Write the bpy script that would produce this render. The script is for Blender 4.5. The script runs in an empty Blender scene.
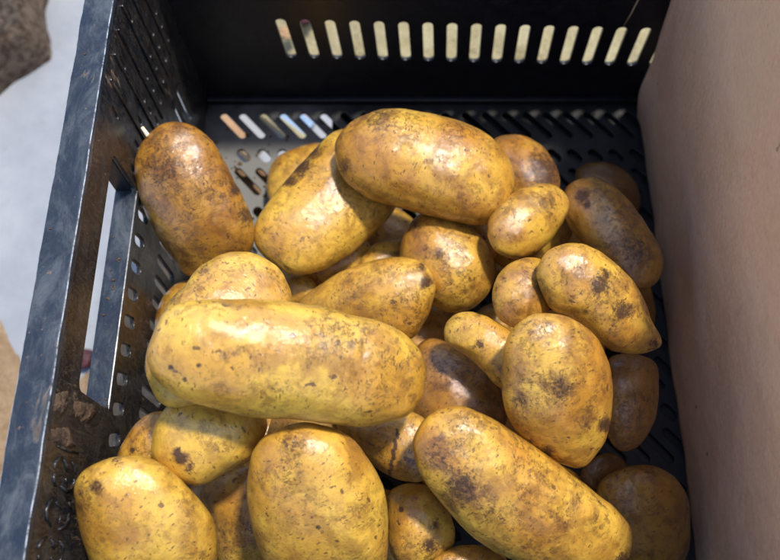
import bpy, bmesh, math, random
from mathutils import Vector, Matrix, Quaternion, noise
R = math.radians
random.seed(7)
scene = bpy.context.scene
COL = scene.collection

# ------------------------------------------------------------------ helpers
def tag(o, label=None, cat=None, group=None, kind=None):
    if label: o['label'] = label
    if cat: o['category'] = cat
    if group: o['group'] = group
    if kind: o['kind'] = kind
    return o

def empty(name, loc):
    o = bpy.data.objects.new(name, None); COL.objects.link(o); o.location = loc
    o.empty_display_size = .02
    return o

def link(name, me, mat, parent=None, smooth=False):
    o = bpy.data.objects.new(name, me); COL.objects.link(o)
    if mat: me.materials.append(mat)
    if smooth: me.polygons.foreach_set('use_smooth', [True] * len(me.polygons))
    if parent:
        o.parent = parent
        o.matrix_parent_inverse = Matrix.Translation(-parent.location)
    return o

def boxes_mesh(name, boxes, bev=.0006, seg=2):
    bm = bmesh.new()
    for (x0, x1, y0, y1, z0, z1) in boxes:
        b2 = bmesh.new()
        r = bmesh.ops.create_cube(b2, size=1)
        for v in b2.verts:
            v.co = Vector(((x0 + x1) / 2 + v.co.x * (x1 - x0), (y0 + y1) / 2 + v.co.y * (y1 - y0), (z0 + z1) / 2 + v.co.z * (z1 - z0)))
        if bev: bmesh.ops.bevel(b2, geom=b2.edges[:], offset=bev, segments=seg, profile=.6, affect='EDGES')
        t = bpy.data.meshes.new('t'); b2.to_mesh(t); b2.free(); bm.from_mesh(t); bpy.data.meshes.remove(t)
    me = bpy.data.meshes.new(name); bm.to_mesh(me); bm.free()
    return me

def stadium(u, v, w, l, ang, n=6):
    """closed outline of a round-ended slot, width w, overall length l, long axis at ang (radians)"""
    pts = []
    h = max(l / 2 - w / 2, 0)
    for side in (1, -1):
        for i in range(n + 1):
            t = -math.pi / 2 + math.pi * i / n
            px, py = side * (h + math.cos(t) * w / 2), side * math.sin(t) * w / 2
            pts.append((u + px * math.cos(ang) - py * math.sin(ang), v + px * math.sin(ang) + py * math.cos(ang)))
    return pts

def rrect(u0, u1, v0, v1, r=.003, n=4):
    pts = []
    for cx, cy, a in ((u1 - r, v1 - r, 0), (u0 + r, v1 - r, 90), (u0 + r, v0 + r, 180), (u1 - r, v0 + r, 270)):
        for i in range(n + 1):
            t = R(a + 90 * i / n); pts.append((cx + r * math.cos(t), cy + r * math.sin(t)))
    return pts

def plate_mesh(name, outline, holes, thick, mapf, bev=.0004):
    """a plate with real holes: filled 2D curve given thickness, then mapped into place by mapf(u, v, w)"""
    cu = bpy.data.curves.new('plate', 'CURVE'); cu.dimensions = '2D'; cu.fill_mode = 'BOTH'
    cu.extrude = thick / 2 - bev; cu.bevel_depth = bev; cu.bevel_resolution = 1; cu.offset = -bev
    for pts in [outline] + holes:
        s = cu.splines.new('POLY'); s.points.add(len(pts) - 1); s.use_cyclic_u = True
        for p, q in zip(s.points, pts): p.co = (q[0], q[1], 0, 1)
    ob = bpy.data.objects.new('plate', cu); COL.objects.link(ob)
    dg = bpy.context.evaluated_depsgraph_get(); dg.update()
    me = bpy.data.meshes.new_from_object(ob.evaluated_get(dg))
    bpy.data.objects.remove(ob); bpy.data.curves.remove(cu)
    me.name = name; me.materials.clear()
    for v in me.vertices: v.co = Vector(mapf(v.co.x, v.co.y, v.co.z))
    bm = bmesh.new(); bm.from_mesh(me); bmesh.ops.remove_doubles(bm, verts=bm.verts[:], dist=1e-6)
    bmesh.ops.recalc_face_normals(bm, faces=bm.faces[:]); bm.to_mesh(me); bm.free()
    return me

def tube_mesh(name, paths, r, seg=6):
    bm = bmesh.new()
    for path in paths:
        pts = [Vector(p) for p in path]; rings = []
        for i, p in enumerate(pts):
            d = (pts[min(i + 1, len(pts) - 1)] - pts[max(i - 1, 0)]).normalized()
            a = d.orthogonal().normalized(); b = d.cross(a)
            if rings:
                a = (pa - pa.dot(d) * d).normalized(); b = d.cross(a)
            pa = a
            rr = r(i / (len(pts) - 1)) if callable(r) else r * (.55 if i in (0, len(pts) - 1) else 1)
            rings.append([bm.verts.new(p + rr * (math.cos(t) * a + math.sin(t) * b)) for t in [2 * math.pi * k / seg for k in range(seg)]])
        for A, B in zip(rings, rings[1:]):
            for k in range(seg): bm.faces.new((A[k], A[(k + 1) % seg], B[(k + 1) % seg], B[k]))
        bm.faces.new(rings[0][::-1]); bm.faces.new(rings[-1])
    bmesh.ops.recalc_face_normals(bm, faces=bm.faces[:])
    me = bpy.data.meshes.new(name); bm.to_mesh(me); bm.free()
    return me

# ------------------------------------------------------------------ node helpers
class NT:
    def __init__(s, name):
        s.m = bpy.data.materials.new(name); s.m.use_nodes = True
        s.t = s.m.node_tree; s.t.nodes.clear()
        s.out = s.t.nodes.new('ShaderNodeOutputMaterial')
        s.p = s.t.nodes.new('ShaderNodeBsdfPrincipled'); s.t.links.new(s.p.outputs[0], s.out.inputs[0])
        tc = s.t.nodes.new('ShaderNodeTexCoord'); s.obj = tc.outputs['Object']
    def n(s, typ, ins=None, **kw):
        nd = s.t.nodes.new(typ)
        for k, v in kw.items(): setattr(nd, k, v)
        for k, v in (ins or {}).items():
            if isinstance(v, bpy.types.NodeSocket): s.t.links.new(v, nd.inputs[k])
            else: nd.inputs[k].default_value = v
        return nd
    def mapping(s, loc=(0, 0, 0), scale=(1, 1, 1), rot=(0, 0, 0), vec=None):
        return s.n('ShaderNodeMapping', {'Vector': vec or s.obj, 'Location': loc, 'Scale': scale, 'Rotation': rot}).outputs[0]
    def noise(s, vec, scale, detail=4, rough=.55, dist=0, out='Fac'):
        return s.n('ShaderNodeTexNoise', {'Vector': vec, 'Scale': scale, 'Detail': detail, 'Roughness': rough, 'Distortion': dist}).outputs[out]
    def voro(s, vec, scale, feature='F1', rnd=1, out='Distance'):
        return s.n('ShaderNodeTexVoronoi', {'Vector': vec, 'Scale': scale, 'Randomness': rnd}, feature=feature).outputs[out]
    def ramp(s, fac, lo, hi, a=0., b=1.):
        return s.n('ShaderNodeMapRange', {'Value': fac, 'From Min': lo, 'From Max': hi, 'To Min': a, 'To Max': b}, interpolation_type='SMOOTHSTEP').outputs[0]
    def math(s, op, a, b=0., c=0., clamp=False):
        return s.n('ShaderNodeMath', {0: a, 1: b, 2: c}, operation=op, use_clamp=clamp).outputs[0]
    def mix(s, fac, a, b):
        nd = s.n('ShaderNodeMix', data_type='RGBA')
        for i, v in ((0, fac), (6, a), (7, b)):
            if isinstance(v, bpy.types.NodeSocket): s.t.links.new(v, nd.inputs[i])
            else: nd.inputs[i].default_value = (*v, 1) if isinstance(v, tuple) else v
        return nd.outputs[2]
    def attr(s, name): return s.n('ShaderNodeAttribute', attribute_name=name).outputs['Fac']
    def set(s, **kw):
        for k, v in kw.items():
            k = k.replace('_', ' ')
            if isinstance(v, bpy.types.NodeSocket): s.t.links.new(v, s.p.inputs[k])
            else: s.p.inputs[k].default_value = (*v, 1) if isinstance(v, tuple) and len(v) == 3 and 'Color' in k else v
    def bump(s, h, strength, dist, normal=None):
        i = {'Height': h, 'Strength': strength, 'Distance': dist}
        if normal: i['Normal'] = normal
        return s.n('ShaderNodeBump', i).outputs[0]

# ------------------------------------------------------------------ materials
def potato_material(i, tone, dirt, wet, dull=0.):
    """tone 0 pale yellow .. 1 golden brown; dirt 0..1 soil film; wet 0..1; dull browns the whole skin, deeper where shade is painted in"""
    s = NT('potato_skin_%02d' % i)
    off = (i * 1.37 % 7, i * 2.11 % 5, i * .73 % 6)
    v = s.mapping(loc=off)
    vs = s.mapping(loc=off, scale=(1, 1.9, 1.9))           # netting runs round the tuber
    vl = s.mapping(loc=off, scale=(2.4, 1, 1))
    big = s.noise(v, 30, 3, .55)
    mid = s.noise(v, 85, 6, .68, .4)
    fine = s.noise(vl, 480, 4, .7, .6)
    pale, gold, brown = (.72, .430, .055), (.53, .240, .022), (.235, .088, .013)
    base = s.mix(s.math('ADD', s.ramp(big, .34, .64), (tone - .45) * 1.1, clamp=True), pale, gold)
    base = s.mix(s.ramp(mid, .42, .64, 0, .46 + .40 * tone), base, brown)
    base = s.mix(s.ramp(s.noise(v, 210, 5, .7), .50, .70, 0, .42), base, (.40, .20, .045))
    base = s.mix(dull, base, (.125, .048, .014))  # brown skin; on shadowed potatoes the extra darkness is shade put into the colour
    where = s.ramp(s.noise(v, 48, 4, .65), .53 - .16 * dirt, .68 - .10 * dirt)
    # thin broken scuff lines running round and along the tuber
    fl1 = s.math('ABSOLUTE', s.math('SUBTRACT', s.noise(vl, 150, 6, .78, 1.2), .5))
    fl2 = s.math('ABSOLUTE', s.math('SUBTRACT', s.noise(s.mapping(loc=off, scale=(1, 2.2, 2.2), rot=(0, 0, .3)), 190, 5, .75, 1.), .5))
    brk = s.ramp(s.noise(v, 330, 3, .6), .46, .54)
    lines = s.math('MAXIMUM', s.ramp(fl1, .024, .008), s.ramp(fl2, .020, .006))
    lines = s.math('MULTIPLY', s.math('MULTIPLY', lines, brk), s.math('ADD', s.math('MULTIPLY', where, .96), .04))
    base = s.mix(s.math('MULTIPLY', lines, .75 + .25 * dirt, clamp=True), base, (.075, .030, .010))
    # soil film in ragged patches
    film = s.noise(v, 62, 9, .78, .5)
    lo = .615 - .12 * dirt
    filmm = s.ramp(film, lo, lo + .10)
    base = s.mix(s.math('MULTIPLY', filmm, .28 + .5 * dirt), base, (.15, .058, .014))
    # grit: clustered fine grains
    gr = s.noise(v, 620, 6, .84)
    grit = s.math('MULTIPLY', s.ramp(gr, .585, .61), s.ramp(s.noise(v, 75, 5, .7), .42, .62, .06, 1))
    base = s.mix(s.math('MULTIPLY', grit, .6 + .35 * dirt), base, (.06, .026, .010))
    vf = s.voro(s.n('ShaderNodeVectorMath', {0: vl, 1: s.n('ShaderNodeVectorMath', {0: s.noise(v, 900, 2, .6, out='Color'), 3: .003}, operation='SCALE').outputs[0]}, operation='ADD').outputs[0], 300)
    pf = s.n('ShaderNodeSeparateColor', {0: s.voro(vl, 300, out='Color')}).outputs[1]
    dots = s.math('MULTIPLY', s.ramp(vf, .36, .20), s.ramp(pf, .84 - .14 * dirt, .88 - .14 * dirt))
    base = s.mix(s.math('MULTIPLY', dots, .75), base, (.085, .036, .012))
    # lenticels, small and irregular
    vw = s.n('ShaderNodeVectorMath', {0: vs, 1: s.n('ShaderNodeVectorMath', {0: s.noise(v, 420, 3, .6, out='Color'), 3: .006}, operation='SCALE').outputs[0]}, operation='ADD').outputs[0]
    vd2 = s.voro(vw, 120); pk2 = s.n('ShaderNodeSeparateColor', {0: s.voro(vw, 120, out='Color')}).outputs
    size = s.math('MULTIPLY', pk2[0], .17)
    speck2 = s.math('MULTIPLY', s.ramp(s.math('SUBTRACT', vd2, size), .09, .0), s.ramp(pk2[1], .72 - .15 * dirt, .76 - .15 * dirt))
    base = s.mix(s.math('MULTIPLY', speck2, .8), base, (.10, .042, .015))
    # caked soil, scabs, eyes and broader brown patches (mesh attribute), ragged by noise
    scab = s.attr('scab')
    rag = s.noise(v, 480, 8, .86, .5)
    sc = s.ramp(s.math('ADD', scab, s.math('MULTIPLY', s.math('SUBTRACT', rag, .5), 3.2)), .62, .80)
    sc = s.math('MULTIPLY', sc, s.ramp(scab, .02, .25))
    base = s.mix(s.ramp(s.math('ADD', scab, s.math('MULTIPLY', s.math('SUBTRACT', s.noise(v, 140, 8, .8, .4), .5), 3.2)), .25, .85, 0, .75), base, (.13, .046, .009))
    base = s.mix(s.math('MULTIPLY', sc, .9), base, (.060, .026, .011))
    s.set(Base_Color=base)
    patch = s.noise(v, 110, 6, .75)
    rough = s.ramp(patch, .36, .64, .42 - .08 * wet, .60)
    rough = s.math('ADD', rough, s.math('MULTIPLY', sc, .12), clamp=True)
    s.set(Roughness=rough, Specular_IOR_Level=.4)
    cw = s.math('MULTIPLY', s.ramp(s.noise(v, 60, 5, .65), .34, .52, .3 * wet, .9), s.ramp(s.math('MAXIMUM', sc, filmm), 0, 1, 1, .35))
    s.set(Coat_Weight=cw, Coat_Roughness=s.ramp(patch, .4, .6, .06, .12), Coat_IOR=1.5 + .15 * wet)
    s.set(Subsurface_Weight=.06, Subsurface_Radius=(.6, .3, .08), Subsurface_Scale=.006)
    h = s.math('ADD', s.math('MULTIPLY', fine, .5), s.math('MULTIPLY', s.noise(v, 1000, 3, .7), .3))
    h = s.math('SUBTRACT', h, s.math('MULTIPLY', speck2, .5))
    h = s.math('SUBTRACT', h, s.math('MULTIPLY', lines, .5))
    h = s.math('ADD', h, s.math('MULTIPLY', s.math('ADD', sc, grit, clamp=True), .6))
    nb = s.bump(s.noise(v, 120, 3, .5), .25, .0014)
    nb = s.bump(h, .6, .0007, nb)
    s.set(Normal=nb)
    nb2 = s.bump(s.noise(v, 130, 3, .5), .25, .0012)
    nc = s.bump(s.noise(v, 800, 3, .7), .85, .0003, s.bump(h, .2, .0006, nb2))
    s.set(Coat_Normal=nc)
    return s.m

def plastic(name, base, mud=.5, dust=.2, rough=.38, streak=(1, 1, .25), edgew=0.):
    s = NT(name)
    v = s.mapping(scale=streak)
    a = s.noise(v, 130, 9, .72, 1.3)
    b = s.noise(s.obj, 26, 4, .6)
    m = s.math('ADD', a, s.math('MULTIPLY', s.math('SUBTRACT', b, .5), .7))
    t = .745 - .25 * mud
    mm = s.ramp(m, t, t + .12)
    d = s.ramp(s.noise(s.mapping(scale=(1, .45, 1)), 90, 9, .78, .6), .42, .70, 0, dust)
    col = s.mix(d, base, (.17, .185, .19))
    fl = s.noise(s.obj, 190, 6, .7, .4)
    fm = s.ramp(fl, .66, .70, 0, min(1, mud * 1.6))
    brown = s.mix(s.ramp(s.noise(s.obj, 220, 5, .7), .35, .7), (.13, .08, .045), (.36, .24, .14))
    col = s.mix(s.math('MULTIPLY', mm, min(1, .35 + mud * .8)), col, brown)
    col = s.mix(fm, col, (.32, .19, .10))
    edge = s.ramp(s.math('ABSOLUTE', s.n('ShaderNodeSeparateXYZ', {0: s.n('ShaderNodeNewGeometry').outputs['True Normal']}).outputs[0]), .25, .4, 0, edgew)
    edge = s.math('MULTIPLY', edge, s.ramp(s.math('ABSOLUTE', s.n('ShaderNodeSeparateXYZ', {0: s.n('ShaderNodeNewGeometry').outputs['True Normal']}).outputs[0]), .96, .9))
    col = s.mix(s.math('MULTIPLY', edge, s.ramp(s.noise(s.obj, 160, 5, .7), .35, .6)), col, (.42, .46, .50))
    st2 = s.math('ABSOLUTE', s.math('SUBTRACT', s.noise(s.mapping(scale=streak), 210, 6, .75, 1.), .5))
    col = s.mix(s.math('MULTIPLY', s.ramp(st2, .02, .004), max(0, min(1, mud * .9 - .22))), col, (.30, .21, .13))
    s.set(Base_Color=col, Roughness=s.ramp(s.math('ADD', mm, s.noise(s.obj, 90, 5, .7)), .3, 1.4, rough - .1, .85))
    h = s.math('ADD', s.math('MULTIPLY', mm, .8), s.math('MULTIPLY', s.noise(s.obj, 420, 5, .7), .35))
    s.set(Normal=s.bump(h, .22, .0004, s.bump(b, .4, .002)))
    return s.m

M_PANEL = plastic('black_plastic_muddy', (.008, .009, .012), .50, .16, .36)
M_DARK = plastic('black_plastic', (.007, .007, .010), .05, .05, .42)
M_BASE = plastic('black_plastic_lit_corner', (.006, .006, .007), .08, .06, .6, (1, 1, 1))
def sunlit_corner():                                    # sunlight on the far left corner of the base, painted in as paler grey
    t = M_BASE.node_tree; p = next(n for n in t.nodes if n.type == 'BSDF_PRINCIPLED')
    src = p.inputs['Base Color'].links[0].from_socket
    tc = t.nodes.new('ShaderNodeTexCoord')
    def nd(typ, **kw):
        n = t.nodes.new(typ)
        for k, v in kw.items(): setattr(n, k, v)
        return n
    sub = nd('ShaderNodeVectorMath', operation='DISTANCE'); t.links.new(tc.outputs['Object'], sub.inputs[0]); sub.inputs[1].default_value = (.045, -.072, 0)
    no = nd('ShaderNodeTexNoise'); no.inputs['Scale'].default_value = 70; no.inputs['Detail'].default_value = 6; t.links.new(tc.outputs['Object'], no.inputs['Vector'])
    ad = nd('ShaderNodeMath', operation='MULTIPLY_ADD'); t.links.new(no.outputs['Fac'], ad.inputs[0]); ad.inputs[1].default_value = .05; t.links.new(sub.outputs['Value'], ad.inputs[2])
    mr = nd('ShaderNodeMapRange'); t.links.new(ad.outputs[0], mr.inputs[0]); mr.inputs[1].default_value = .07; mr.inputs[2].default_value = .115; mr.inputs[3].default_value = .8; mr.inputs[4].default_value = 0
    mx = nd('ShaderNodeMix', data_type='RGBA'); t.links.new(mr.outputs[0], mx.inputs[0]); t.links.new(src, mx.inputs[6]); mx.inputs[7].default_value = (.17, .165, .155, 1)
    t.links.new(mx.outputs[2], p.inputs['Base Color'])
sunlit_corner()
M_RIM = plastic('blue_black_plastic_worn', (.013, .020, .033), .30, .40, .34, (1, .3, 1), 1.)

def cardboard_material():
    s = NT('brown_cardboard')
    v = s.mapping(scale=(1, 1, 4))
    f = s.noise(s.obj, 420, 7, .8); g = s.noise(s.mapping(scale=(1, .7, 1)), 140, 7, .75); b = s.noise(s.obj, 12, 4, .6)
    col = s.mix(s.ramp(f, .3, .7), (.64, .355, .205), (.80, .48, .29))
    col = s.mix(s.ramp(b, .35, .7, 0, .5), col, (.72, .455, .31))
    col = s.mix(s.ramp(g, .5, .7, 0, .35), col, (.50, .285, .185))
    d = s.voro(s.mapping(scale=(1, 1, .55)), 75); pk = s.ramp(s.n('ShaderNodeSeparateColor', {0: s.voro(s.mapping(scale=(1, 1, .55)), 75, out='Color')}).outputs[0], .50, .56)
    sp = s.math('MULTIPLY', s.ramp(s.math('ADD', d, s.math('MULTIPLY', s.noise(s.obj, 500, 3, .6), .25)), .22, .15), pk)
    col = s.mix(s.math('MULTIPLY', sp, .8), col, (.14, .06, .035))
    s.set(Base_Color=col, Roughness=.78, Specular_IOR_Level=.3)
    flute = s.n('ShaderNodeTexWave', {'Vector': s.obj, 'Scale': 62., 'Distortion': .6, 'Detail': 1.}, wave_type='BANDS', bands_direction='Y').outputs['Fac']
    h = s.math('ADD', s.math('MULTIPLY', f, .5), s.math('MULTIPLY', g, .4))
    s.set(Normal=s.bump(h, .6, .0007, s.bump(flute, .14, .0006, s.bump(b, .5, .01))))
    return s.m

def rough_material(name, c1, c2, scale, bump=.5, bd=.004, c3=None, rough=.9, detail=6):
    s = NT(name)
    a = s.noise(s.obj, scale, detail, .65); b = s.noise(s.obj, scale * 6, 5, .7)
    col = s.mix(s.ramp(a, .35, .65), c1, c2)
    if c3: col = s.mix(s.ramp(b, .55, .68, 0, .7), col, c3)
    s.set(Base_Color=col, Roughness=rough, Specular_IOR_Level=.3)
    s.set(Normal=s.bump(s.math('ADD', a, b), bump, bd))
    return s.m

M_CARD = cardboard_material()
M_CONCRETE = rough_material('pale_concrete', (.245, .262, .292), (.315, .325, .345), 9, .4, .003, (.25, .255, .27))
M_SAND = rough_material('pale_sand', (.62, .51, .27), (.74, .64, .38), 50, 1., .008, (.26, .21, .15))
M_EARTH = rough_material('tan_earth', (.42, .27, .15), (.56, .39, .24), 60, 1., .006, (.30, .18, .10))
M_SACK = rough_material('brown_coarse_weave', (.13, .080, .052), (.46, .33, .23), 150, 1., .03, (.10, .06, .04))
M_MUD = rough_material('dried_mud', (.07, .045, .03), (.20, .125, .075), 130, 1., .002, (.30, .19, .11))
M_WOOD = rough_material('weathered_wood', (.22, .13, .07), (.34, .22, .12), 30, .6, .002, (.16, .09, .05))
M_WOODO = rough_material('orange_wood', (.33, .19, .10), (.42, .27, .15), 30, .6, .002)
M_BLUE = rough_material('blue_plastic', (.20, .30, .44), (.26, .36, .50), 30, .3, .001, rough=.5)
M_MAROON = rough_material('maroon_peel', (.045, .012, .018), (.08, .02, .03), 90, .4, .001, rough=.5)
M_STRAW = rough_material('dry_straw', (.50, .32, .16), (.62, .42, .24), 80, .3, .0005)
M_SPROUT = rough_material('cream_sprout', (.78, .70, .45), (.85, .78, .55), 120, .3, .0004, rough=.5)
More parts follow.
